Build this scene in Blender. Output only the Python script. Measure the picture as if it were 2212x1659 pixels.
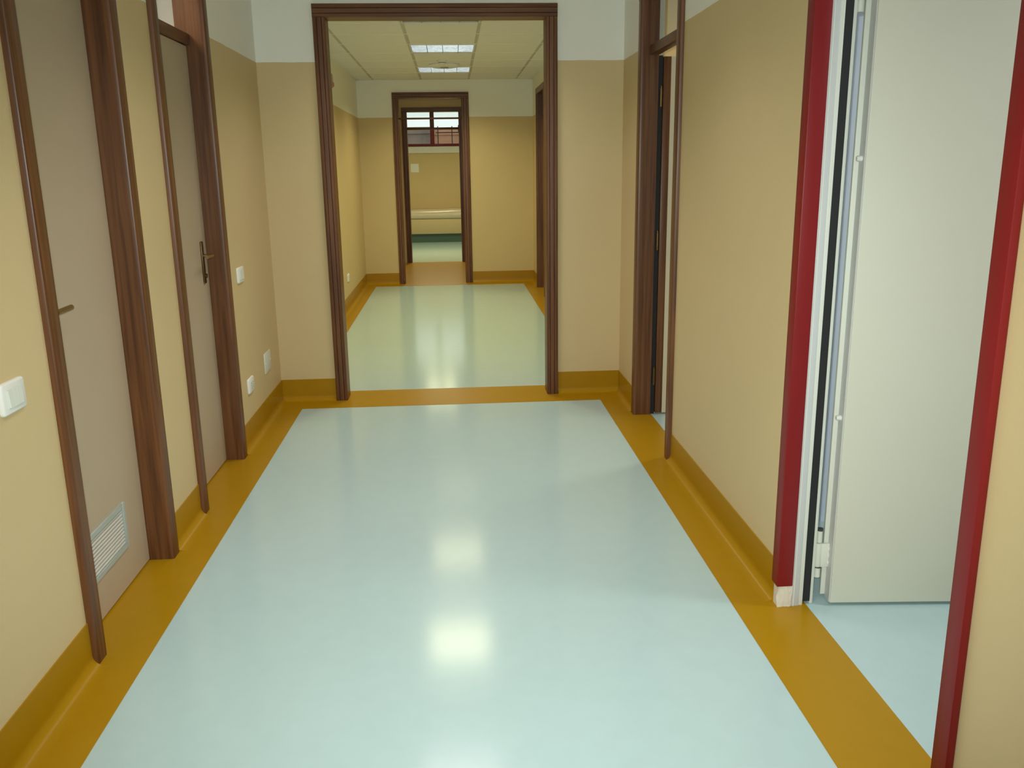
import bpy, bmesh, math, random
from mathutils import Vector, Matrix
random.seed(7)
for o in list(bpy.data.objects): bpy.data.objects.remove(o, do_unlink=True)
scene = bpy.context.scene
C = scene.collection

# ------------------------------------------------------------------ camera
F_PX, YAW, PITCH, ROLL, CAM_H = 1878.04, .0645, .244, .0144, 1.48
cy, sy = math.cos(YAW), math.sin(YAW); cp, sp = math.cos(PITCH), math.sin(PITCH); cr, sr = math.cos(ROLL), math.sin(ROLL)
r0 = Vector((cy, -sy, 0)); fw = Vector((sy*cp, cy*cp, -sp)); u0 = Vector((sy*sp, cy*sp, cp))
rt = r0*cr - u0*sr; up = r0*sr + u0*cr
cam_d = bpy.data.cameras.new('camera'); cam = bpy.data.objects.new('camera', cam_d); C.objects.link(cam)
cam_d.sensor_fit = 'HORIZONTAL'; cam_d.sensor_width = 36; cam_d.lens = 36*F_PX/2212
cam_d.clip_start = .02; cam_d.clip_end = 200
M = Matrix((rt, up, -fw)).transposed().to_4x4(); M.translation = (0, 0, CAM_H)
cam.matrix_world = M
scene.camera = cam

# ------------------------------------------------------------------ exposure, sky, lights
vs = scene.view_settings
vs.view_transform = 'Standard'; vs.look = 'None'; vs.gamma = 1; vs.use_curve_mapping = False
vs.exposure = 0.0
world = bpy.data.worlds.new('overcast_sky'); scene.world = world; world.use_nodes = True
bg = world.node_tree.nodes['Background']; bg.inputs[0].default_value = (.93, .97, 1, 1); bg.inputs[1].default_value = 1.25

LAMP_W, LAMP_NEAR_W = 15.8, 8.4
LAMP_COL = (1.0, .945, .58); LAMP_NEAR_COL = (1.0, .93, .92)
def area(name, loc, w, size=.52, col=LAMP_COL, spread=139):
    d = bpy.data.lights.new(name, 'AREA'); d.shape = 'SQUARE'; d.size = size; d.energy = w; d.color = col
    d.spread = math.radians(spread)
    o = bpy.data.objects.new(name, d); C.objects.link(o); o.location = loc; return o
# the photographer's flash, just above the lens (its glints show on the lamps and door heads)
fl = bpy.data.lights.new('camera_flash', 'SPOT'); fl.energy = 290; fl.color = (.88, .985, .95); fl.shadow_soft_size = .015
fl.spot_size = math.radians(90); fl.spot_blend = 1.0
flo = bpy.data.objects.new('camera_flash', fl); C.objects.link(flo)
MF = M.copy(); MF.translation = Vector((0, 0, CAM_H)) + rt*-.03 + up*.05; flo.matrix_world = MF

# ------------------------------------------------------------------ materials
def s2l(c): return tuple(((v/255)/12.92 if v <= 10.3 else (((v/255)+.055)/1.055)**2.4) for v in c)
class NT:
    def __init__(s, name):
        s.m = bpy.data.materials.new(name); s.m.use_nodes = True; s.t = s.m.node_tree; s.b = s.t.nodes['Principled BSDF']
    def n(s, typ, **kw):
        x = s.t.nodes.new(typ)
        for k, v in kw.items(): setattr(x, k, v)
        return x
    def l(s, a, b): s.t.links.new(a, b)
def pos_map(nt, scale):
    g = nt.n('ShaderNodeNewGeometry'); mp = nt.n('ShaderNodeMapping'); mp.inputs['Scale'].default_value = scale
    nt.l(g.outputs['Position'], mp.inputs['Vector']); return g, mp
def mat(name, col, rough=.5, metal=0, spec=.5, var=.06, vscale=(6, 6, 6), bump=0, bscale=(120, 120, 120), coat=0, coat_r=.1):
    nt = NT(name); b = nt.b
    b.inputs['Roughness'].default_value = rough; b.inputs['Metallic'].default_value = metal
    b.inputs['Specular IOR Level'].default_value = spec
    b.inputs['Coat Weight'].default_value = coat; b.inputs['Coat Roughness'].default_value = coat_r
    g, mp = pos_map(nt, vscale); no = nt.n('ShaderNodeTexNoise'); no.inputs['Scale'].default_value = 1; no.inputs['Detail'].default_value = 5
    nt.l(mp.outputs[0], no.inputs['Vector'])
    mx = nt.n('ShaderNodeMix', data_type='RGBA'); mx.inputs[6].default_value = (*[c*(1-var) for c in col], 1); mx.inputs[7].default_value = (*[min(1, c*(1+var)) for c in col], 1)
    nt.l(no.outputs['Fac'], mx.inputs[0]); nt.l(mx.outputs[2], b.inputs['Base Color'])
    if bump:
        g2, mp2 = pos_map(nt, bscale); n2 = nt.n('ShaderNodeTexNoise'); n2.inputs['Scale'].default_value = 1; n2.inputs['Detail'].default_value = 3
        nt.l(mp2.outputs[0], n2.inputs['Vector']); bp = nt.n('ShaderNodeBump'); bp.inputs['Strength'].default_value = bump; bp.inputs['Distance'].default_value = .002
        nt.l(n2.outputs['Fac'], bp.inputs['Height']); nt.l(bp.outputs[0], b.inputs['Normal'])
    return nt.m
def wall_mat(name, low, high, z):
    nt = NT(name); b = nt.b; b.inputs['Roughness'].default_value = .55; b.inputs['Specular IOR Level'].default_value = .3
    g = nt.n('ShaderNodeNewGeometry'); sx = nt.n('ShaderNodeSeparateXYZ'); nt.l(g.outputs['Position'], sx.inputs[0])
    w = nt.n('ShaderNodeTexNoise'); w.inputs['Scale'].default_value = 9; nt.l(g.outputs['Position'], w.inputs['Vector'])
    ma = nt.n('ShaderNodeMath', operation='MULTIPLY_ADD'); nt.l(w.outputs['Fac'], ma.inputs[0]); ma.inputs[1].default_value = .006; nt.l(sx.outputs['Z'], ma.inputs[2])
    gt = nt.n('ShaderNodeMath', operation='GREATER_THAN'); nt.l(ma.outputs[0], gt.inputs[0]); gt.inputs[1].default_value = z + .003
    n2 = nt.n('ShaderNodeTexNoise'); n2.inputs['Scale'].default_value = 2.2; n2.inputs['Detail'].default_value = 6; nt.l(g.outputs['Position'], n2.inputs['Vector'])
    v = nt.n('ShaderNodeMix', data_type='RGBA'); v.inputs[6].default_value = (*[c*.96 for c in low], 1); v.inputs[7].default_value = (*[min(1, c*1.04) for c in low], 1); nt.l(n2.outputs['Fac'], v.inputs[0])
    mx = nt.n('ShaderNodeMix', data_type='RGBA'); nt.l(gt.outputs[0], mx.inputs[0]); nt.l(v.outputs[2], mx.inputs[6]); mx.inputs[7].default_value = (*high, 1)
    nt.l(mx.outputs[2], b.inputs['Base Color'])
    n3 = nt.n('ShaderNodeTexNoise'); n3.inputs['Scale'].default_value = 160; n3.inputs['Detail'].default_value = 2; nt.l(g.outputs['Position'], n3.inputs['Vector'])
    bp = nt.n('ShaderNodeBump'); bp.inputs['Strength'].default_value = .25; bp.inputs['Distance'].default_value = .0015; nt.l(n3.outputs['Fac'], bp.inputs['Height']); nt.l(bp.outputs[0], b.inputs['Normal'])
    return nt.m
def wood(name, stretch):
    nt = NT(name); b = nt.b; b.inputs['Roughness'].default_value = .42; b.inputs['Specular IOR Level'].default_value = .35; b.inputs['Coat Weight'].default_value = .12; b.inputs['Coat Roughness'].default_value = .25
    g, mp = pos_map(nt, stretch); no = nt.n('ShaderNodeTexNoise'); no.inputs['Scale'].default_value = 1; no.inputs['Detail'].default_value = 7; no.inputs['Distortion'].default_value = .4
    nt.l(mp.outputs[0], no.inputs['Vector'])
    r = nt.n('ShaderNodeValToRGB'); e = r.color_ramp.elements
    e[0].position = .3; e[0].color = (.080, .027, .008, 1); e[1].position = .72; e[1].color = (.190, .072, .022, 1)
    nt.l(no.outputs['Fac'], r.inputs[0]); nt.l(r.outputs[0], b.inputs['Base Color'])
    return nt.m
CREAM = (.645, .500, .262); WHITE = (.86, .85, .76)
m_wall = wall_mat('two_tone_wall_paint', CREAM, WHITE, 2.116)
m_cream = wall_mat('cream_wall_paint', CREAM, CREAM, 3.5)
m_white_wall = mat('white_wall_paint', (.74, .74, .72), .6, spec=.2)
m_cool_wall = mat('cool_light_wall_tint', (.52, .58, .66), .6, spec=.2)  # bluish cast of cool daylight and shade put into the wall colour
m_teal = mat('pale_teal_vinyl', (.448, .595, .588), .145, spec=.33, var=.035, vscale=(14, 14, 14), bump=.03, bscale=(7, 7, 7))
m_green = mat('dark_green_vinyl', (.045, .095, .065), .35)
m_orange = mat('ochre_orange_vinyl', (.385, .205, .003), .30, spec=.22, var=.05, vscale=(14, 14, 14))
m_woodz = wood('dark_stained_wood_upright', (55, 55, 2.0)); m_woodx = wood('dark_stained_wood_across', (2.0, 55, 55)); m_woody = wood('dark_stained_wood_along', (55, 2.0, 55))
m_leaf = mat('beige_laminate', (.47, .37, .25), .5, spec=.35, var=.03)
m_leafin = mat('pale_cream_laminate', (.70, .58, .40), .5, spec=.35, var=.03)
m_red = mat('dark_red_enamel', (.22, .011, .012), .42, spec=.3, var=.05)
m_metal_w = mat('off_white_painted_steel', (.74, .74, .64), .42, var=.02)
m_metal_g = mat('pale_grey_painted_steel', (.60, .60, .58), .4, var=.03)
m_fire = mat('cream_painted_steel', (.69, .66, .54), .45, spec=.4, var=.015)
m_black = mat('black_seal_and_gap_shade', (.012, .012, .011), .7)  # door seal, and the painted shade in the wooden door's hinge gap
m_plaster = mat('bare_white_plaster', (.72, .66, .54), .9, bump=.8, bscale=(60, 60, 60), var=.15, vscale=(30, 30, 30))
m_plastic = mat('white_plastic', (.82, .82, .76), .35, var=.01)
m_plastic2 = mat('ivory_plastic', (.72, .74, .66), .4, var=.01)
m_dark = mat('dark_grey_plastic', (.05, .05, .05), .5)
m_brass = mat('dark_bronze_metal', (.16, .10, .045), .32, metal=1, var=.1)
m_brass2 = mat('aged_brass_metal', (.36, .25, .11), .35, metal=1, var=.1)
m_steel = mat('hinge_steel', (.55, .55, .55), .25, metal=1)
m_vent = mat('grey_green_vent_plastic', (.40, .44, .39), .45)
m_vent2 = mat('pale_vent_slat_plastic', (.56, .54, .46), .45)
m_alu = mat('mirror_aluminium_louvre', (.36, .37, .38), .30, metal=1, var=.5, vscale=(40, 15, 15))
m_tile = mat('off_white_ceiling_tile', (.80, .80, .78), .85, spec=.15, var=.04, vscale=(60, 60, 60), bump=.3, bscale=(90, 90, 90))
m_grid = mat('white_ceiling_grid_metal', (.80, .79, .70), .4)
m_gap = mat('ceiling_rail_shadow_grey', (.52, .51, .44), .8)  # lengthwise rails: the shadow beside them is painted into this grey
m_vinyl = mat('glossy_beige_upholstery_vinyl', (.56, .47, .34), .22, spec=.6, var=.06, bump=.35, bscale=(9, 9, 9))
m_bench = mat('beige_bench_panel', (.50, .40, .22), .55)
m_paper = mat('white_paper', (.82, .82, .80), .8)
m_salmon = mat('salmon_plaster', (.55, .30, .17), .9, var=.2, vscale=(3, 3, 3))
m_concrete = mat('weathered_grey_concrete', (.24, .20, .16), .9, var=.45, vscale=(2.5, 2.5, 2.5))
m_rail = mat('dark_iron', (.03, .022, .02), .6)
m_ground = mat('outdoor_paving', (.3, .28, .25), .9)
def glass(name):
    nt = NT(name); b = nt.b; out = nt.t.nodes['Material Output']
    tr = nt.n('ShaderNodeBsdfTransparent'); tr.inputs[0].default_value = (.95, .97, .95, 1); gl = nt.n('ShaderNodeBsdfGlossy'); gl.inputs['Roughness'].default_value = .02
    lw = nt.n('ShaderNodeFresnel'); lw.inputs[0].default_value = 1.45
    no = nt.n('ShaderNodeTexNoise'); no.inputs['Scale'].default_value = 4
    ad = nt.n('ShaderNodeMath', operation='MULTIPLY_ADD'); nt.l(no.outputs['Fac'], ad.inputs[0]); ad.inputs[1].default_value = .02
    ge = nt.n('ShaderNodeNewGeometry'); iv = nt.n('ShaderNodeMath', operation='SUBTRACT'); iv.inputs[0].default_value = 1; nt.l(ge.outputs['Backfacing'], iv.inputs[1])
    fm = nt.n('ShaderNodeMath', operation='MULTIPLY'); nt.l(lw.outputs[0], fm.inputs[0]); nt.l(iv.outputs[0], fm.inputs[1]); nt.l(fm.outputs[0], ad.inputs[2])
    mx = nt.n('ShaderNodeMixShader'); nt.l(ad.outputs[0], mx.inputs[0]); nt.l(tr.outputs[0], mx.inputs[1]); nt.l(gl.outputs[0], mx.inputs[2]); nt.l(mx.outputs[0], out.inputs[0])
    return nt.m
m_glass = glass('clear_window_glass')
def emis(name, col, s):
    nt = NT(name); b = nt.b; b.inputs['Base Color'].default_value = (.8, .8, .8, 1); b.inputs['Emission Color'].default_value = (*col, 1)
    no = nt.n('ShaderNodeTexNoise'); no.inputs['Scale'].default_value = 3
    ma = nt.n('ShaderNodeMath', operation='MULTIPLY_ADD'); nt.l(no.outputs['Fac'], ma.inputs[0]); ma.inputs[1].default_value = s*.05; ma.inputs[2].default_value = s
    nt.l(ma.outputs[0], b.inputs['Emission Strength']); return nt.m
m_tube = emis('lit_fluorescent_tube', (1, .95, .8), .7)

# ------------------------------------------------------------------ mesh helpers
class MB:
    def __init__(s, T=None): s.v = []; s.f = []; s.T = T or (lambda x, y, z: (x, y, z))
    def add(s, vs, fs):
        n = len(s.v); s.v += [s.T(*p) for p in vs]; s.f += [tuple(i+n for i in f) for f in fs]; return s
    def box(s, x0, x1, y0, y1, z0, z1):
        return s.add([(x0,y0,z0),(x1,y0,z0),(x1,y1,z0),(x0,y1,z0),(x0,y0,z1),(x1,y0,z1),(x1,y1,z1),(x0,y1,z1)],
                     [(0,3,2,1),(4,5,6,7),(0,1,5,4),(1,2,6,5),(2,3,7,6),(3,0,4,7)])
    def prism(s, pts, a, b, put):            # pts 2-D outline, put(u, v, t) -> xyz
        n = len(pts)
        vs = [put(u, v, a) for u, v in pts] + [put(u, v, b) for u, v in pts]
        fs = [tuple(range(n)), tuple(range(2*n-1, n-1, -1))] + [(i, (i+1) % n, n+(i+1) % n, n+i) for i in range(n)]
        return s.add(vs, fs)
    def cyl(s, p0, p1, r, n=16, r1=None):
        p0, p1 = Vector(p0), Vector(p1); r1 = r if r1 is None else r1
        d = (p1-p0).normalized(); a = d.orthogonal().normalized(); b = d.cross(a)
        vs = [tuple(p0+(a*math.cos(t)+b*math.sin(t))*r) for t in [2*math.pi*i/n for i in range(n)]] + \
             [tuple(p1+(a*math.cos(t)+b*math.sin(t))*r1) for t in [2*math.pi*i/n for i in range(n)]]
        return s.add(vs, [tuple(range(n)), tuple(range(2*n-1, n-1, -1))] + [(i, (i+1) % n, n+(i+1) % n, n+i) for i in range(n)])
    def tube(s, pts, r, n=12):
        for a, b in zip(pts, pts[1:]): s.cyl(a, b, r, n)
        return s
    def lathe(s, prof, c, n=32):             # prof: (radius, z)
        vs = []; fs = []
        for r, z in prof: vs += [(c[0]+r*math.cos(2*math.pi*i/n), c[1]+r*math.sin(2*math.pi*i/n), z) for i in range(n)]
        for k in range(len(prof)-1): fs += [(k*n+i, k*n+(i+1) % n, (k+1)*n+(i+1) % n, (k+1)*n+i) for i in range(n)]
        fs += [tuple(range(n)), tuple(range(len(prof)*n-1, (len(prof)-1)*n-1, -1))]
        return s.add(vs, fs)
    def data(s, name, m, bevel=0, seg=2, smooth=40, off=(0, 0, 0)):
        me = bpy.data.meshes.new(name)
        me.from_pydata([(x-off[0], y-off[1], z-off[2]) for x, y, z in s.v], [], s.f)
        bm = bmesh.new(); bm.from_mesh(me); bmesh.ops.recalc_face_normals(bm, faces=bm.faces)
        if bevel:
            es = [e for e in bm.edges if len(e.link_faces) == 2 and e.calc_face_angle(0) > .5]
            bmesh.ops.bevel(bm, geom=es, offset=bevel, segments=seg, affect='EDGES', profile=.5, clamp_overlap=True)
        bm.to_mesh(me); bm.free()
        me.polygons.foreach_set('use_smooth', [True]*len(me.polygons)); me.set_sharp_from_angle(angle=math.radians(smooth))
        me.materials.append(m); return me
    def obj(s, name, m, parent=None, bevel=0, seg=2, smooth=40, **tags):
        off = world_of(parent) if parent else s.centre() if tags.pop('centre', False) else (0, 0, 0)
        o = bpy.data.objects.new(name, s.data(name, m, bevel, seg, smooth, off)); C.objects.link(o)
        if parent: o.parent = parent
        else: o.location = off
        for k, v in tags.items(): o[k] = v
        return o
    def centre(s):
        xs, ys, zs = zip(*s.v); return ((min(xs)+max(xs))/2, (min(ys)+max(ys))/2, min(zs))
def world_of(o):
    l = Vector((0, 0, 0))
    while o: l += o.location; o = o.parent
    return l
def root(name, loc, label, cat, group=None, kind=None):
    o = bpy.data.objects.new(name, None); C.objects.link(o); o.location = loc; o.empty_display_size = .1
    o['label'] = label; o['category'] = cat
    if group: o['group'] = group
    if kind: o['kind'] = kind
    return o
def copy_tree(o, dloc, label):
    r = o.copy(); C.objects.link(r); r.location = Vector(o.location)+Vector(dloc); r['label'] = label
    for ch in list(o.children):
        c = ch.copy(); C.objects.link(c); c.parent = r
        for g in list(ch.children):
            d = g.copy(); C.objects.link(d); d.parent = c
    return r
S = 'structure'

# ------------------------------------------------------------------ dimensions of the place
XL, XR, D1 = -1.154, 1.087, 5.644            # near corridor: side walls and the wall with the first portal
XL2, XR2, D2 = -1.157, 1.065, 11.595         # second corridor
D1B = 5.755                                  # back of first portal wall
D3, D3B = 14.285, 14.42
D4 = 18.78                                   # far wall of the last room
TOP = 2.75                                   # underside of the slab
ZC = 2.566                                   # suspended ceiling

# ------------------------------------------------------------------ shell: floor, ceiling
floor = MB().box(-2.7, 4.0, -3.2, 18.9, -.12, 0).obj('floor', m_teal, label='pale teal glossy vinyl floor running down the corridor', category='floor', kind=S)
def border(x0, x1, y0, y1, m=m_orange): MB().box(x0, x1, y0, y1, -.01, .0012).obj('floor_border', m, floor, label='ochre orange vinyl border strip')
border(XL-.14, -.995, -3.0, 5.437)
border(.927, 1.178, -3.0, 5.437)
border(XL, XR+.09, 5.437, 5.866)
border(XL2, -1.018, 5.866, 11.37)
border(.908, 1.15, 5.866, 11.37)
border(XL2, XR2+.08, 11.37, 14.315)
ceil = MB().box(-2.8, 4.1, -3.3, 19.0, TOP, TOP+.15).obj('ceiling', m_white_wall, label='white ceiling above the corridor and side rooms', category='ceiling', kind=S)

def wall(name, axis, f0, f1, a, b, holes, m, label, z1=TOP):
    mb = MB(); put = (lambda u0, u1, z0, z2: mb.box(f0, f1, u0, u1, z0, z2)) if axis == 'y' else (lambda u0, u1, z0, z2: mb.box(u0, u1, f0, f1, z0, z2))
    u = a
    for h in sorted(holes):
        put(u, h[0], 0, z1)
        if h[2] > 0: put(h[0], h[1], 0, h[2])
        if h[3] < z1: put(h[0], h[1], h[3], z1)
        u = h[1]
    put(u, b, 0, z1)
    return mb.obj(name, m, label=label, category='wall', kind=S)
J = .03                                      # jamb board thickness
HO = 2.36                                    # clear height of the wooden frames
LD1 = (2.556, 3.245); LD2 = (3.765, 4.455); RD = (4.265, 5.057); RED = (1.674, 2.645); D5 = (10.13, 10.94)
wall('wall_left', 'y', XL-.12, XL, -3, D1, [(LD1[0]-J, LD1[1]+J, 0, HO+J), (LD2[0]-J, LD2[1]+J, 0, HO+J)], m_wall, 'cream left wall with white upper band and two wooden doors')
wall('wall_right', 'y', XR, XR+.12, -3, D1, [(RED[0]-.05, RED[1]+.05, 0, 2.2), (RD[0]-J, RD[1]+J, 0, HO+J)], m_wall, 'cream right wall with red framed door and open wooden door')
P1 = (-.725, .600); P2 = (-.647, .155); P3 = (-.671, .139)
wall('wall_end', 'x', D1, D1B, -1.274, 1.207, [(P1[0]-J, P1[1]+J, 0, 2.365+J)], m_wall, 'cream end wall around the first wide wooden portal')
wall('wall_left', 'y', XL2-.12, XL2, D1B, D2, [], m_wall, 'cream left wall of the second corridor beyond the portal')
wall('wall_right', 'y', XR2, XR2+.12, D1B, D2, [(D5[0]-J, D5[1]+J, 0, HO+J)], m_wall, 'cream right wall of the second corridor beyond the portal')
wall('wall_end', 'x', D2, D2+.14, -1.277, 1.185, [(P2[0]-J, P2[1]+J, 0, 2.345+J)], m_wall, 'cream end wall around the second narrower wooden portal')
wall('wall_left', 'y', -.99, -.87, D2+.14, D3, [], m_cream, 'cream left wall of the short passage between the far portals')
wall('wall_right', 'y', .36, .48, D2+.14, D3, [], m_cream, 'cream right wall of the short passage between the far portals')
wall('wall_end', 'x', D3, D3B, -2.6, 2.0, [(P3[0]-J, P3[1]+J, 0, 2.345+J)], m_cream, 'cream wall around the farthest wooden portal')
WIN = (-1.34, .62, 1.93, 2.69)
wall('wall_back', 'x', D4, D4+.25, -2.6, 2.0, [WIN], m_cream, 'yellow far wall under the high window')
wall('wall_left', 'y', -2.72, -2.6, D3B, D4, [], m_cream, 'cream left wall of the farthest room', 155)
wall('wall_right', 'y', 2.0, 2.12, D3B, D4, [], m_cream, 'cream right wall of the farthest room', 155)
wall('wall_front', 'x', -3.12, -3.0, -1.274, 1.207, [], m_wall, 'cream wall closing the corridor behind the viewer')
# side rooms seen through openings and panes
wall('wall_side', 'x', -.62, -.5, 1.207, 3.9, [], m_white_wall, 'white wall of the side room behind the red frame')
wall('wall_side', 'x', 3.36, 3.46, 1.207, 3.9, [], m_cool_wall, 'side room wall behind the open steel door, cool light painted in')
wall('wall_side', 'y', 3.9, 4.0, -.62, 6.3, [], m_white_wall, 'white end wall of the right side rooms')
wall('wall_side', 'x', 6.2, 6.3, 1.207, 3.9, [], m_cream, 'cream wall of the room behind the open wooden door')
wall('wall_side', 'y', -2.45, -2.35, 2.2, 5.2, [], m_white_wall, 'white wall of the washrooms behind the left doors')
wall('wall_side', 'x', 2.1, 2.2, -2.35, -1.274, [], m_white_wall, 'white cross wall of the nearer washroom')
wall('wall_side', 'x', 5.1, 5.2, -2.35, -1.274, [], m_white_wall, 'white cross wall of the farther washroom')
wall('wall_side', 'y', 2.6, 2.7, 9.0, 11.7, [], m_cream, 'cream wall of the room off the second corridor')
wall('wall_side', 'x', 8.9, 9.0, 1.185, 2.7, [], m_cream, 'cream cross wall of the room off the second corridor')
wall('wall_side', 'x', 11.6, 11.7, 1.185, 2.7, [], m_cream, 'cream far cross wall of the room off the second corridor')

# ------------------------------------------------------------------ suspended ceilings (tiles are parts)
GX = [None, -.945, -.345, .255, .855, None]; GY0 = 8.36
tile_cache = {}
lamp_cells = set()
def tiles(xl, xr, y0, y1, lamp_rows, label):
    r = root('ceiling', (0, (y0+y1)/2, ZC), label, 'ceiling', kind=S)
    xs = [xl, -.945, -.345, .255, .855, xr]
    k0 = math.floor((y0-GY0)/.6+1e-6); ys = [y0]; k = k0+1
    while GY0+k*.6 < y1-.02: ys.append(GY0+k*.6); k += 1
    ys.append(y1)
    for i in range(5):
        for j in range(len(ys)-1):
            if i == 2 and any(abs(ys[j]-l) < .03 for l in lamp_rows): continue
            w, d = xs[i+1]-xs[i], ys[j+1]-ys[j]
            key = (round(w, 3), round(d, 3))
            if key not in tile_cache:
                mb = MB(); g = .011; a, b = w/2-g, d/2-g
                mb.add([(-a+.006,-b+.006,-.006),(a-.006,-b+.006,-.006),(a-.006,b-.006,-.006),(-a+.006,b-.006,-.006),(-a,-b,0),(a,-b,0),(a,b,0),(-a,b,0),(-a,-b,.012),(a,-b,.012),(a,b,.012),(-a,b,.012)],
                       [(0,1,2,3),(0,1,5,4),(1,2,6,5),(2,3,7,6),(3,0,4,7),(4,5,9,8),(5,6,10,9),(6,7,11,10),(7,4,8,11),(8,9,10,11)])
                tile_cache[key] = mb.data('ceiling_tile', m_tile)
            o = bpy.data.objects.new('ceiling_tile', tile_cache[key]); C.objects.link(o); o.parent = r
            o.location = ((xs[i]+xs[i+1])/2, (ys[j]+ys[j+1])/2-(y0+y1)/2, .006)
    mb = MB()
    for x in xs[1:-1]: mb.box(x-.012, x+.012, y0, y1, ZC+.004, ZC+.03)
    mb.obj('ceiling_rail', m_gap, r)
    mb = MB()
    for y in ys[1:-1]: mb.box(xl, xr, y-.012, y+.012, ZC+.002, ZC+.03)
    mb.obj('ceiling_rail', m_grid, r)
    mb = MB().box(xl, xl+.02, y0, y1, ZC, ZC+.03).box(xr-.02, xr, y0, y1, ZC, ZC+.03).box(xl, xr, y0, y0+.02, ZC, ZC+.03).box(xl, xr, y1-.02, y1, ZC, ZC+.03)
    mb.obj('ceiling_edge_trim', m_grid, r)
LAMPS2 = [6.56, 8.36, 10.16]; LAMPS1 = [4.76, 2.96, 1.16]
tiles(XL2, XR2, D1B, D2, LAMPS2, 'tiled suspended ceiling of the second corridor with three lamps')
tiles(XL, XR, -3.0, D1, LAMPS1, 'tiled suspended ceiling above the near corridor')

# ------------------------------------------------------------------ cove skirting
def skirting(name, p0, p1, n, label, m=m_orange, h=.146):
    prof = [(0, h), (.004, h), (.004, .040)] + [(.004+.034*(1-math.cos(t)), .0365-.0345*math.sin(t)) for t in [math.pi/2*i/8 for i in range(1, 8)]] + [(.038, .0020), (.050, .0012), (.050, 0), (0, 0)]
    p0, p1, n = Vector(p0), Vector(p1), Vector(n); d = p1-p0
    MB().prism(prof, 0, 1, lambda u, v, t: tuple(p0+d*t+n*u+Vector((0, 0, v)))).obj(name, m, label=label, category='skirting', kind=S, smooth=50)
cwid = .07
skirting('baseboard_left', (XL, -3, 0), (XL, LD1[0]-cwid, 0), (1, 0, 0), 'ochre cove skirting left of the nearest left door')
skirting('baseboard_left', (XL, LD1[1]+cwid, 0), (XL, LD2[0]-cwid, 0), (1, 0, 0), 'short ochre cove skirting between the two left doors')
skirting('baseboard_left', (XL, LD2[1]+cwid, 0), (XL, D1, 0), (1, 0, 0), 'ochre cove skirting under the left wall sockets')
skirting('baseboard_end', (XL, D1, 0), (P1[0]-.075, D1, 0), (0, -1, 0), 'ochre cove skirting left of the first portal')
skirting('baseboard_end', (P1[1]+.075, D1, 0), (XR, D1, 0), (0, -1, 0), 'ochre cove skirting right of the first portal')
skirting('baseboard_right', (XR, RD[1]+cwid, 0), (XR, D1, 0), (-1, 0, 0), 'short ochre cove skirting past the open wooden door')
skirting('baseboard_right', (XR, RED[1]+.045, 0), (XR, RD[0]-cwid, 0), (-1, 0, 0), 'ochre cove skirting between red frame and open wooden door')
skirting('baseboard_right', (XR, -3, 0), (XR, RED[0]-.056, 0), (-1, 0, 0), 'ochre cove skirting before the red frame')
skirting('baseboard_left', (XL2, D1B, 0), (XL2, D2, 0), (1, 0, 0), 'ochre cove skirting along the second corridor left wall')
skirting('baseboard_right', (XR2, D1B, 0), (XR2, D5[0]-cwid, 0), (-1, 0, 0), 'ochre cove skirting along the second corridor right wall')
skirting('baseboard_right', (XR2, D5[1]+cwid, 0), (XR2, D2, 0), (-1, 0, 0), 'ochre cove skirting past the far right door')
skirting('baseboard_end', (XL2, D2, 0), (P2[0]-.073, D2, 0), (0, -1, 0), 'ochre cove skirting left of the second portal')
skirting('baseboard_end', (P2[1]+.097, D2, 0), (XR2, D2, 0), (0, -1, 0), 'ochre cove skirting right of the second portal')
skirting('baseboard_left', (-.87, D2+.14, 0), (-.87, D3, 0), (1, 0, 0), 'ochre cove skirting in the far passage, left side')
skirting('baseboard_right', (.36, D2+.14, 0), (.36, D3, 0), (-1, 0, 0), 'ochre cove skirting in the far passage, right side')

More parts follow.
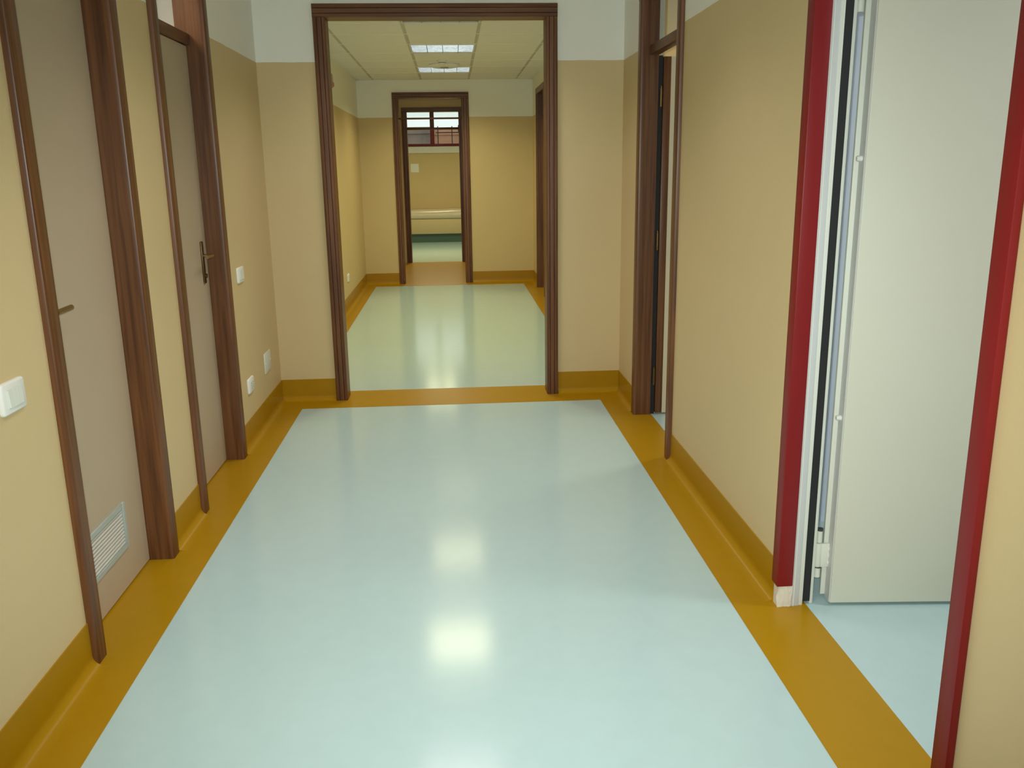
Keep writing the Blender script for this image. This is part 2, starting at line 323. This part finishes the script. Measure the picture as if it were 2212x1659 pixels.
# ------------------------------------------------------------------ wooden frames and doors
def TF(cx, cyy, ang):                        # local X along the opening, Y into the wall
    ca, sa = round(math.cos(ang)), round(math.sin(ang))
    return lambda x, y, z: (cx+ca*x-sa*y, cyy+sa*x+ca*y, z)
def cas_prof(w, p, grooved=True):
    if not grooved: return [(0, 0), (0, p-.006), (.002, p-.002), (.006, p), (w-.006, p), (w-.002, p-.002), (w, p-.006), (w, 0)]
    return [(0, 0), (0, p-.006), (.003, p-.001), (.008, p), (.30*w, p), (.33*w, p-.005), (.36*w, p), (.68*w, p), (.71*w, p-.005), (.74*w, p), (w-.006, p), (w-.001, p-.003), (w, p-.008), (w, 0)]
def frame(r, T, w, h, wx, cl=.07, cr_=.07, ch=.07, p=.02, depth=.12, back=True, grooved=False):
    """casings, jambs and head of an opening w wide and h high; wx = wood running across"""
    pr = cas_prof(cl, p, grooved)
    MB(T).prism(pr, 0, h, lambda u, v, t: (-w/2-cl+u, -v, t)).obj('casing', m_woodz, r, smooth=30)
    pr = cas_prof(cr_, p, grooved)
    MB(T).prism(pr, 0, h, lambda u, v, t: (w/2+cr_-u, -v, t)).obj('casing', m_woodz, r, smooth=30)
    pr = cas_prof(ch, p, grooved)
    MB(T).prism(pr, -w/2-cl, w/2+cr_, lambda u, v, t: (t, -v, h+ch-u)).obj('head_casing', wx, r, smooth=30)
    MB(T).box(-w/2-J, -w/2, 0, depth, 0, h).obj('jamb', m_woodz, r)
    MB(T).box(w/2, w/2+J, 0, depth, 0, h).obj('jamb', m_woodz, r)
    MB(T).box(-w/2-J, w/2+J, 0, depth, h, h+J).obj('head_jamb', wx, r)
    if back:
        MB(T).box(-w/2-cl, -w/2, depth, depth+.012, 0, h).obj('casing', m_woodz, r, bevel=.004)
        MB(T).box(w/2, w/2+cr_, depth, depth+.012, 0, h).obj('casing', m_woodz, r, bevel=.004)
        MB(T).box(-w/2-cl, w/2+cr_, depth, depth+.012, h, h+ch).obj('head_casing', wx, r, bevel=.004)
def transom(r, T, w, z0, z1, h, wx, y0=.055, y1=.12, mull=None):
    MB(T).box(-w/2, w/2, y0, y1, z0, z1).obj('transom_bar', wx, r, bevel=.004)
    yy = (y0+y1)/2
    if mull:
        MB(T).box(mull[0], mull[1], y0, y1, z1, h).obj('mullion', m_woodz, r, bevel=.004)
        MB(T).box(-w/2, mull[0], yy-.003, yy+.003, z1, h).obj('pane', m_glass, r)
        MB(T).box(mull[1], w/2, yy-.003, yy+.003, z1, h).obj('pane', m_glass, r)
    else:
        MB(T).box(-w/2, w/2, yy-.003, yy+.003, z1, h).obj('pane', m_glass, r)
def lever(leaf, T, x, z, side, m, yl, plate=True):
    """lever handle on the corridor face of a leaf; side = direction of the grip along local X"""
    if plate:
        MB(T).box(x-.018, x+.018, yl-.008, yl, z-.135, z+.07).obj('handle_plate', m_brass, leaf, bevel=.005, label='dark bronze handle plate')
    pts = [(x, yl-.005, z), (x, yl-.045, z), (x+side*.012, yl-.055, z), (x+side*.115, yl-.055, z+.002)]
    MB(T).tube(pts, .0085, 14).obj('handle', m, leaf, label='aged metal lever handle')

# door_1: nearest left door with grille
T = TF(XL, sum(LD1)/2, math.pi/2); w = LD1[1]-LD1[0]
d1 = root('door_1', (XL, sum(LD1)/2, 0), 'closed beige door in brown frame with louvred grille at its foot', 'door', kind=S)
frame(d1, T, w, HO, m_woody, back=False); transom(d1, T, w, 2.06, 2.11, HO, m_woody)
YL = .074
gx0, gx1, gz0, gz1 = 2.66-sum(LD1)/2, 3.052-sum(LD1)/2, .152, .318
leaf = MB(T)
for b in [(-w/2+.003, gx0, .008, 2.056), (gx1, w/2-.003, .008, 2.056), (gx0, gx1, .008, gz0), (gx0, gx1, gz1, 2.056)]: leaf.box(b[0], b[1], YL, YL+.04, b[2], b[3])
leaf = leaf.obj('door_leaf', m_leaf, d1)
lever(leaf, T, 2.612-sum(LD1)/2, 1.082, 1, m_brass2, YL)
gr = MB(T)
for b in [(gx0-.004, gx0+.016, gz0-.004, gz1+.004), (gx1-.016, gx1+.004, gz0-.004, gz1+.004), (gx0+.016, gx1-.016, gz0-.004, gz0+.016), (gx0+.016, gx1-.016, gz1-.016, gz1+.004)]: gr.box(b[0], b[1], YL-.006, YL+.03, b[2], b[3])
gr = gr.obj('grille', m_vent, d1, bevel=.0015, seg=1, label='grey green ventilation grille')
MB(T).box(gx0, gx1, YL+.032, YL+.036, gz0, gz1).obj('grille_back', m_dark, gr)
NS = 10
for i in range(NS):
    z = gz0+.016+(gz1-gz0-.032)*(i+.5)/NS
    MB(T).prism([(0, -.0036), (.0015, -.0042), (.0100, .0004), (.0085, .0014)], gx0+.016, gx1-.016, lambda u, v, t: (t, YL-.002+u, z+v)).obj('slat', m_vent2, gr)

# door_2: farther left door
T = TF(XL, sum(LD2)/2, math.pi/2); w = LD2[1]-LD2[0]
d2 = root('door_2', (XL, sum(LD2)/2, 0), 'closed beige door in brown frame with dark lever handle and transom pane', 'door', kind=S)
frame(d2, T, w, HO, m_woody, back=False); transom(d2, T, w, 2.06, 2.11, HO, m_woody)
leaf = MB(T).box(-w/2+.003, w/2-.003, YL, YL+.04, .008, 2.056).obj('door_leaf', m_leaf, d2)
lever(leaf, T, w/2-.085, 1.082, -1, m_brass2, YL)
MB(T).cyl((w/2-.085, YL-.006, .985), (w/2-.085, YL-.016, .985), .011, 14).obj('lock_cylinder', m_brass, leaf)

# door_3: open wooden door on the right
T = TF(XR, sum(RD)/2, -math.pi/2); w = RD[1]-RD[0]
d3 = root('door_3', (XR, sum(RD)/2, 0), 'tall brown wooden door frame on the right with its leaf swung open inward', 'door', kind=S)
frame(d3, T, w, HO, m_woody, back=False, depth=.084); transom(d3, T, w, 2.075, 2.125, HO, m_woody, y0=.03, y1=.084)
MB(T).box(-w/2-.045, -w/2-.018, .084, .112, 0, 2.075).obj('hinge_gap_shade', m_black, d3)  # black strip painted in where the hinge gap is only shaded
leaf = MB(T).box(-w/2-.040, -w/2-.002, .156, .90, .01, 2.068).obj('door_leaf', m_leafin, d3)
MB(T).box(-w/2-.041, -w/2-.001, .114, .1555, .01, 2.068).obj('edge_lipping', m_woodz, leaf, bevel=.002, label='dark wooden edge lipping of the open leaf')
for z in (.24, 1.05, 1.85):
    MB(T).cyl((-w/2+.006, .100, z-.05), (-w/2+.006, .100, z+.05), .008, 12).cyl((-w/2+.006, .100, z+.05), (-w/2+.006, .100, z+.062), .005, 12).obj('hinge', m_brass, d3)

# door_5: frame on right wall of the second corridor
T = TF(XR2, sum(D5)/2, -math.pi/2); w = D5[1]-D5[0]
d5 = root('door_5', (XR2, sum(D5)/2, 0), 'dark wooden door frame on the right wall of the second corridor', 'door', kind=S)
frame(d5, T, w, HO-.03, m_woody, back=False); transom(d5, T, w, 2.075, 2.125, HO-.03, m_woody)
MB(T).box(-w/2+.003, w/2-.003, .078, .118, .008, 2.07).obj('door_leaf', m_leaf, d5)

# portals
t1 = root('trim_1', (sum(P1)/2, D1, 0), 'wide brown wooden portal frame in the near end wall', 'door frame', kind=S)
frame(t1, TF(sum(P1)/2, D1, 0), P1[1]-P1[0], 2.365, m_woodx, cl=.075, cr_=.072, ch=.077, p=.028, depth=D1B-D1, grooved=True)
t2 = root('trim_2', (sum(P2)/2, D2, 0), 'narrow brown wooden portal frame at the end of the second corridor', 'door frame', kind=S)
T = TF(sum(P2)/2, D2, 0); frame(t2, T, P2[1]-P2[0], 2.345, m_woodx, cl=.073, cr_=.092, ch=.072, p=.022, depth=.14, grooved=True)
transom(t2, T, P2[1]-P2[0], 2.092, 2.114, 2.345, m_woodx, y0=.03, y1=.06)
t3 = root('trim_3', (sum(P3)/2, D3, 0), 'farthest brown wooden portal frame with two transom panes', 'door frame', kind=S)
T = TF(sum(P3)/2, D3, 0); frame(t3, T, P3[1]-P3[0], 2.345, m_woodx, cl=.08, cr_=.08, ch=.065, p=.02, depth=D3B-D3, grooved=True)
transom(t3, T, P3[1]-P3[0], 2.075, 2.110, 2.345, m_woodx, y0=.01, y1=.06, mull=(-.305-sum(P3)/2, -.247-sum(P3)/2))

# ------------------------------------------------------------------ door_4: red casing and open steel door
d4 = root('door_4', (XR, sum(RED)/2, 0), 'open cream steel fire door in a dark red casing on the right', 'door', kind=S)
yn, yf = RED
MB().prism([(1.067, yf), (1.122, yf), (1.122, yf+.014), (XR, yf+.014), (XR, yf+.055), (1.067, yf+.055)], .078, 2.16, lambda u, v, t: (u, v, t)).obj('casing', m_red, d4, bevel=.003, label='dark red casing on the far side')
MB().prism([(1.067, yn), (1.122, yn), (1.122, yn-.014), (XR, yn-.014), (XR, yn-.055), (1.067, yn-.055)], 0, 2.16, lambda u, v, t: (u, v, t)).obj('casing', m_red, d4, bevel=.003, label='dark red casing on the near side')
MB().box(1.067, XR, yn-.055, yf+.055, 2.16, 2.225).obj('head_casing', m_red, d4, bevel=.003)
# steel frame, far side then near side
def steel(sg, y):                            # sg = +1 : frame lies beyond y
    def B(x0, x1, a, b, z0, z1): return MB().box(x0, x1, min(y+sg*a, y+sg*b), max(y+sg*a, y+sg*b), z0, z1)
    B(1.1225, 1.150, .006, .049, 0, 2.16).obj('frame_post', m_metal_g, d4, bevel=.003)
    B(1.1505, 1.164, .010, .049, 0, 2.16).obj('frame_post', m_metal_w, d4, bevel=.002)
    B(1.1645, 1.1915, .016, .049, .012, 2.16).obj('seal_strip', m_black, d4, label='black rubber door seal')
    B(1.192, 1.204, .020, .049, 0, 2.16).obj('frame_post', m_metal_w, d4, bevel=.002)
    B(1.128, 1.131, .0045, .0062, 0, 2.15).obj('frame_bead', m_metal_w, d4)
steel(1, yf); steel(-1, yn)
MB().box(1.1225, 1.204, yn-.049, yf+.049, 2.161, 2.199).obj('frame_head', m_metal_w, d4)
# bare plaster below the cut casing
mb = MB(); n = 12; vs = []; fs = []
for i in range(n+1):
    for j in range(7):
        t = i/n; y = yf+.004+random.uniform(-.002, .002)
        x = 1.072+t*.05+random.uniform(-.002, .002)+(.004*random.uniform(-1, 1) if i == 0 else 0); z = max(0, .080*j/6)
        vs.append((x, y, z))
for i in range(n):
    for j in range(6): fs.append((i*7+j, (i+1)*7+j, (i+1)*7+j+1, i*7+j+1))
mb.add(vs, fs); mb.box(1.074, 1.121, yf+.008, yf+.045, 0, .078)
mb.obj('bare_plaster', m_plaster, d4, label='chipped bare plaster below the red casing')
# leaf: turned a little past square towards the viewer
ang = math.atan2(2.612-2.641, 1.661-1.255); px0, py0 = 1.255, 2.641
def TL(x, y, z): return (px0+math.cos(ang)*x-math.sin(ang)*y, py0+math.sin(ang)*x+math.cos(ang)*y, z)
leaf = MB(TL).box(0, .90, 0, .048, .012, 2.09).obj('door_leaf', m_fire, d4, bevel=.002, label='cream painted steel door leaf')
MB(TL).box(-.018, .90, .0485, .062, .020, 2.10).obj('leaf_flange', m_metal_w, leaf, bevel=.002)
MB(TL).box(-.0035, 0, .004, .046, .014, 2.088).obj('leaf_edge', m_metal_g, leaf)
for z in (.667, 1.492): MB(TL).cyl((-.003, .026, z), (-.016, .026, z), .009, 14).cyl((-.016, .026, z), (-.019, .026, z), .007, 14).obj('security_bolt', m_plastic, leaf)
def hinge(z):
    h = MB().cyl((1.221, 2.690, z-.043), (1.221, 2.690, z+.043), .0135, 18).obj('hinge', m_metal_w, d4, bevel=.0015, label='painted steel hinge of the fire door')
    MB().cyl((1.223, 2.690, z-.083), (1.223, 2.690, z-.046), .011, 16).obj('hinge_pin', m_metal_w, h)
    MB().cyl((1.223, 2.690, z+.046), (1.223, 2.690, z+.088), .0095, 16).obj('hinge_pin', m_metal_w, h)
    MB().cyl((1.223, 2.690, z+.088), (1.223, 2.690, z+.096), .0105, 16).obj('hinge_cap', m_dark, h)
    MB().cyl((1.223, 2.690, z-.047), (1.223, 2.690, z-.043), .0142, 16).obj('hinge_ring', m_dark, h)
    MB().box(1.228, 1.268, 2.676, 2.688, z-.043, z+.043).obj('hinge_plate', m_metal_w, h, bevel=.002)
    for dz in (-.026, 0, .026): MB().cyl((1.256, 2.676, z+dz), (1.256, 2.6735, z+dz), .006, 12).obj('screw', m_plastic, h)
hinge(.172); hinge(1.995)

# ------------------------------------------------------------------ lamps (recessed louvre fittings) with their own light
lamp_root = None
NAMES = {LAMPS2[0]: 'square louvred ceiling lamp just behind the first portal head', LAMPS2[1]: 'square louvred ceiling lamp, middle one beyond the first portal', LAMPS2[2]: 'square louvred ceiling lamp nearest the second portal',
         LAMPS1[0]: 'louvred ceiling lamp of the near corridor, closest to the first portal', LAMPS1[1]: 'louvred ceiling lamp of the near corridor, middle one', LAMPS1[2]: 'louvred ceiling lamp of the near corridor, closest to the viewer'}
def make_lamp(x, y):
    r = root('ceiling_lamp', (x, y, ZC), NAMES[LAMPS2[0]], 'ceiling lamp', 'square louvred ceiling lamps')
    h = .297
    mb = MB()
    for a in ((-h, h, -h, -h+.008), (-h, h, h-.008, h), (-h, -h+.008, -h+.008, h-.008), (h-.008, h, -h+.008, h-.008)): mb.box(x+a[0], x+a[1], y+a[2], y+a[3], ZC-.006, ZC+.10)
    mb.box(x-h, x+h, y-h, y+h, ZC+.10, ZC+.105); mb.obj('housing', m_grid, r)
    k = h-.008
    for i in range(5):
        bx = x-k+2*k*i/4
        MB().prism([(-.002, -.004), (.002, -.004), (.012, .05), (-.012, .05)], y-k, y+k, lambda u, v, t: (min(max(bx+u, x-k), x+k), t, ZC+v)).obj('louvre_blade', m_alu, r)
    for j in range(1, 8):
        by = y-k+2*k*j/8
        MB().prism([(-.0015, -.002), (.0015, -.002), (.005, .035), (-.005, .035)], x-k, x+k, lambda u, v, t: (t, by+u, ZC+v)).obj('cross_blade', m_alu, r)
    for i in range(4):
        bx = x-k+2*k*(i+.5)/4
        MB().cyl((bx, y-k+.01, ZC+.06), (bx, y+k-.01, ZC+.06), .013, 12).obj('tube', m_tube, r, label='lit fluorescent tube')
    return r
LX = -.045
first = make_lamp(LX, LAMPS2[0]+.3)
for yy in LAMPS2[1:]+LAMPS1: copy_tree(first, (0, yy-LAMPS2[0], 0), NAMES[yy])
for yy in LAMPS2: area('lamp_light', (LX, yy+.3, ZC-.010), LAMP_W)
for yy in LAMPS1: area('lamp_light', (LX, yy+.3, ZC-.010), LAMP_NEAR_W, col=LAMP_NEAR_COL, spread=118)
def plain_lamp(x, y, zc, w, col, label, spread=180):
    r = root('panel_lamp', (x, y, zc), label, 'ceiling lamp')
    MB().box(x-.3, x+.3, y-.3, y+.3, zc-.04, zc).obj('housing', m_plastic, r, bevel=.006)
    MB().box(x-.27, x+.27, y-.27, y+.27, zc-.043, zc-.0405).obj('diffuser', m_tube, r)
    area('panel_light', (x, y, zc-.05), w, col=col, spread=spread)
plain_lamp(3.1, 2.0, TOP, 30, (.95, .98, 1), 'added unseen lamp standing in for daylight in the steel door room')  # added lamp, takes the place of cool daylight in this room
plain_lamp(2.6, 5.2, TOP, 24, (1, .93, .75), 'added unseen lamp brightening the room behind the open wooden door')  # added out of view to brighten the transom view and open leaf
plain_lamp(-.25, 12.75, TOP, 6, (1, .93, .6), 'square lamp on the ceiling of the far passage', 125)
plain_lamp(-.3, 16.0, TOP, 56, (1, .93, .55), 'added unseen lamp brightening the farthest room', 155)  # added to lift the room above what its window gives
plain_lamp(-1.8, 3.6, TOP, 21, (1, .88, .74), 'square surface lamp on the washroom ceiling')

# ------------------------------------------------------------------ small things on ceiling and walls
o = root('smoke_detector', (-.06, 9.58, ZC), 'small off-white smoke detector on the ceiling between two lamps', 'smoke detector')
MB().lathe([(.052, ZC), (.052, ZC-.012), (.046, ZC-.016)], (-.06, 9.58)).obj('base', m_plastic2, o)
MB().lathe([(.040, ZC-.0165), (.040, ZC-.030), (.030, ZC-.042), (.012, ZC-.046)], (-.06, 9.58)).obj('sensor_head', m_plastic2, o)
MB().lathe([(.0405, ZC-.020), (.0405, ZC-.024)], (-.06, 9.58)).obj('vent_ring', m_dark, o)
o = root('ceiling_speaker', (-.04, 9.93, ZC), 'flat round off-white disc under the ceiling before the farthest lamp', 'ceiling disc')
MB().lathe([(.165, ZC), (.170, ZC-.010), (.160, ZC-.022), (.12, ZC-.030)], (-.04, 9.93), 48).obj('cover', m_tile, o)
MB().lathe([(.05, ZC-.0305), (.045, ZC-.034)], (-.04, 9.93)).obj('badge', m_alu, o)
o = root('alarm_box', (XL2, 8.8, 2.25), 'small reddish wall box high on the left beyond the first portal', 'alarm box')
MB().box(XL2, XL2+.045, 8.64, 8.965, 2.252, 2.380).obj('body', mat('pale_salmon_plastic', (.52, .30, .22), .4), o, bevel=.008)
MB().box(XL2+.0452, XL2+.055, 8.67, 8.95, 2.262, 2.300).obj('lens', mat('red_plastic_lens', (.42, .06, .04), .3), o, bevel=.003)

def rounded_plate(yc, zc, w, h, t, n=5):     # Italian style cover plate, gently bowed
    mb = MB(); pts = []
    r = .010
    for cx_, cz_, a0 in ((w/2-r, h/2-r, 0), (-w/2+r, h/2-r, 90), (-w/2+r, -h/2+r, 180), (w/2-r, -h/2+r, 270)):
        for i in range(n+1):
            a = math.radians(a0+90*i/n); pts.append((cx_+r*math.cos(a), cz_+r*math.sin(a)))
    N = len(pts); vs = []; fs = []
    for sc, x in ((1, 0), (1, t*.5), (.97, t*.8), (.90, t)):
        vs += [(XL+x, yc+u*sc, zc+v*sc) for u, v in pts]
    for k in range(3): fs += [(k*N+i, k*N+(i+1) % N, (k+1)*N+(i+1) % N, (k+1)*N+i) for i in range(N)]
    fs += [tuple(range(N)), tuple(range(4*N-1, 3*N-1, -1))]
    return mb.add(vs, fs)
def switch(yc, zc, label):
    r = root('light_switch', (XL, yc, zc), label, 'light switch', 'white wall switches')
    rounded_plate(yc, zc, .125, .083, .011).obj('cover_plate', m_plastic, r, smooth=60)
    MB().box(XL+.0112, XL+.0125, yc-.036, yc+.036, zc-.025, zc+.025).obj('module_frame', m_plastic2, r)
    for k in (-1, 0, 1):
        MB().prism([(.0126, -.0225), (.0165, -.0225), (.0135, .0225), (.0126, .0225)], yc+k*.0235-.011, yc+k*.0235+.011, lambda u, v, t: (XL+u, t, zc+v)).obj('rocker', m_plastic2, r)
    return r
switch(2.257, .924, 'white triple rocker light switch beside the nearest left door')
switch(4.776, .940, 'white rocker light switch beyond the farther left door')
def socket(yc, zc, label, x=None):
    global XL
    keep = XL
    if x is not None: XL = x
    r = root('wall_socket', (XL, yc, zc), label, 'socket', 'white wall sockets')
    rounded_plate(yc, zc, .125, .083, .011).obj('cover_plate', m_plastic, r, smooth=60)
    MB().box(XL+.0112, XL+.0135, yc-.036, yc+.036, zc-.025, zc+.025).obj('socket_insert', m_plastic2, r, bevel=.0006, seg=1)
    for k in (-1, 1):
        for dz in (-.013, 0, .013):
            MB().cyl((XL+.0136, yc+k*.018, zc+dz), (XL+.0142, yc+k*.018, zc+dz), .0026, 10).obj('pin_hole', m_dark, r)
    XL = keep
    return r
socket(4.793, .325, 'white wall socket low beyond the farther left door')
socket(9.6, .337, 'white wall socket low on the second corridor left wall', XL2)
o = root('blank_plate', (XL, 5.265, .355), 'flat ivory blank cover plate near the left corner', 'cover plate')
MB().box(XL, XL+.006, 5.182, 5.348, .293, .415).obj('plate', m_plastic2, o, bevel=.002)
for k in (-1, 1): MB().cyl((XL+.006, 5.265+k*.07, .354), (XL+.0075, 5.265+k*.07, .354), .004, 10).obj('screw', m_plastic, o)

# ------------------------------------------------------------------ farthest room
win = root('window_1', (-.36, D4, WIN[2]), 'high red framed window in the far wall', 'window', kind=S)
fy0, fy1 = D4+.09, D4+.15
m_redw = mat('dark_red_window_paint', (.22, .018, .03), .45)
mb = MB().box(WIN[0], WIN[1], fy0, fy1, 1.93, 1.985).box(WIN[0], WIN[1], fy0, fy1, 2.635, WIN[3]).box(WIN[0], WIN[0]+.06, fy0, fy1, 1.985, 2.635).box(WIN[1]-.06, WIN[1], fy0, fy1, 1.985, 2.635)
mb.obj('window_frame', m_redw, win, bevel=.004)
MB().box(-.413, -.327, fy0-.01, fy1+.01, 1.985, 2.635).obj('mullion', m_redw, win, bevel=.004)
MB().box(WIN[0]+.06, -.413, fy0+.025, fy0+.031, 1.985, 2.635).obj('pane', m_glass, win)
MB().box(-.327, WIN[1]-.06, fy0+.025, fy0+.031, 1.985, 2.635).obj('pane', m_glass, win)
MB().prism([(D4-.06, 1.80), (D4, 1.79), (D4, 1.91), (D4+.088, 1.925), (D4+.088, 1.929), (D4-.06, 1.915)], WIN[0]-.1, WIN[1]+.1, lambda u, v, t: (t, u, v)).obj('window_sill', m_paper, win, label='deep white window sill')
nb = MB().box(-.837, -.671, D4-.004, D4, 1.412, 1.583); nb.obj('wall_notice', m_paper, label='small white square notice on the far yellow wall', category='notice', centre=True)
b = root('padded_bench', (-.3, 18.3, 0), 'low beige bench with glossy padded top under the far window', 'bench')
MB().box(-1.75, 1.1, 18.205, D4-.01, .175, .475).obj('body', m_bench, b, bevel=.008)
MB().box(-1.75, 1.1, 18.26, D4-.01, .0, .174).obj('plinth', m_green, b)
mb = MB(); nx, ny = 40, 8; vs = []; fs = []
prof = [(18.20, .480), (18.180, .500), (18.175, .560), (18.180, .620), (18.20, .655), (18.26, .668), (18.5, .672), (D4-.012, .665), (D4-.012, .480)]
for i in range(nx+1):
    x = -1.76+2.87*i/nx
    for k, (y, z) in enumerate(prof):
        s = .012*math.exp(-((x-.12)/.22)**2)
        d = 0
        for cx_, cz_, rr in ((-.19, .60, .03), (-.12, .515, .025)): d += .014*math.exp(-((x-cx_)**2+(z-cz_)**2)/rr**2)
        vs.append((x, y+(d if k < 5 else 0), z+(s if z > .6 else 0)))
n = len(prof)
for i in range(nx): fs += [(i*n+k, i*n+(k+1) % n, (i+1)*n+(k+1) % n, (i+1)*n+k) for k in range(n)]
fs += [tuple(range(n)), tuple(range(nx*n+n-1, nx*n-1, -1))]
mb.add(vs, fs).obj('cushion', m_vinyl, b, smooth=70)

# ------------------------------------------------------------------ outside the far window
MB().box(-14, 14, 19.1, 40, 1.5, 1.6).obj('ground_outside', m_ground, label='paved yard outside the far window', category='ground', kind=S)
MB().box(-.42, 6, 23.0, 23.25, 1.6, 2.47).box(-.42, 6, 22.97, 23.28, 2.31, 2.33).obj('yard_wall', m_salmon, label='salmon plastered yard wall seen through the right window pane', category='wall', centre=True)
MB().box(-6, -.45, 22.9, 23.2, 1.6, 2.50).box(-6, -.45, 22.86, 22.899, 2.34, 2.50).obj('parapet', m_concrete, label='stained grey parapet seen through the left window pane', category='wall', centre=True)
r = root('iron_railing', (.1, 22.6, 1.6), 'dark iron railing in front of the salmon yard wall', 'railing')
MB().box(-.35, 4, 22.59, 22.61, 2.335, 2.36).obj('rail', m_rail, r)
for x in (-.30, .05, .33, .8, 1.3, 1.8, 2.3): MB().box(x-.012, x+.012, 22.588, 22.612, 1.6, 2.50 if x < .2 else 2.45).obj('post', m_rail, r)
MB().box(.20, .32, 22.5, 22.62, 2.34, 2.52).obj('iron_box', m_rail, r)
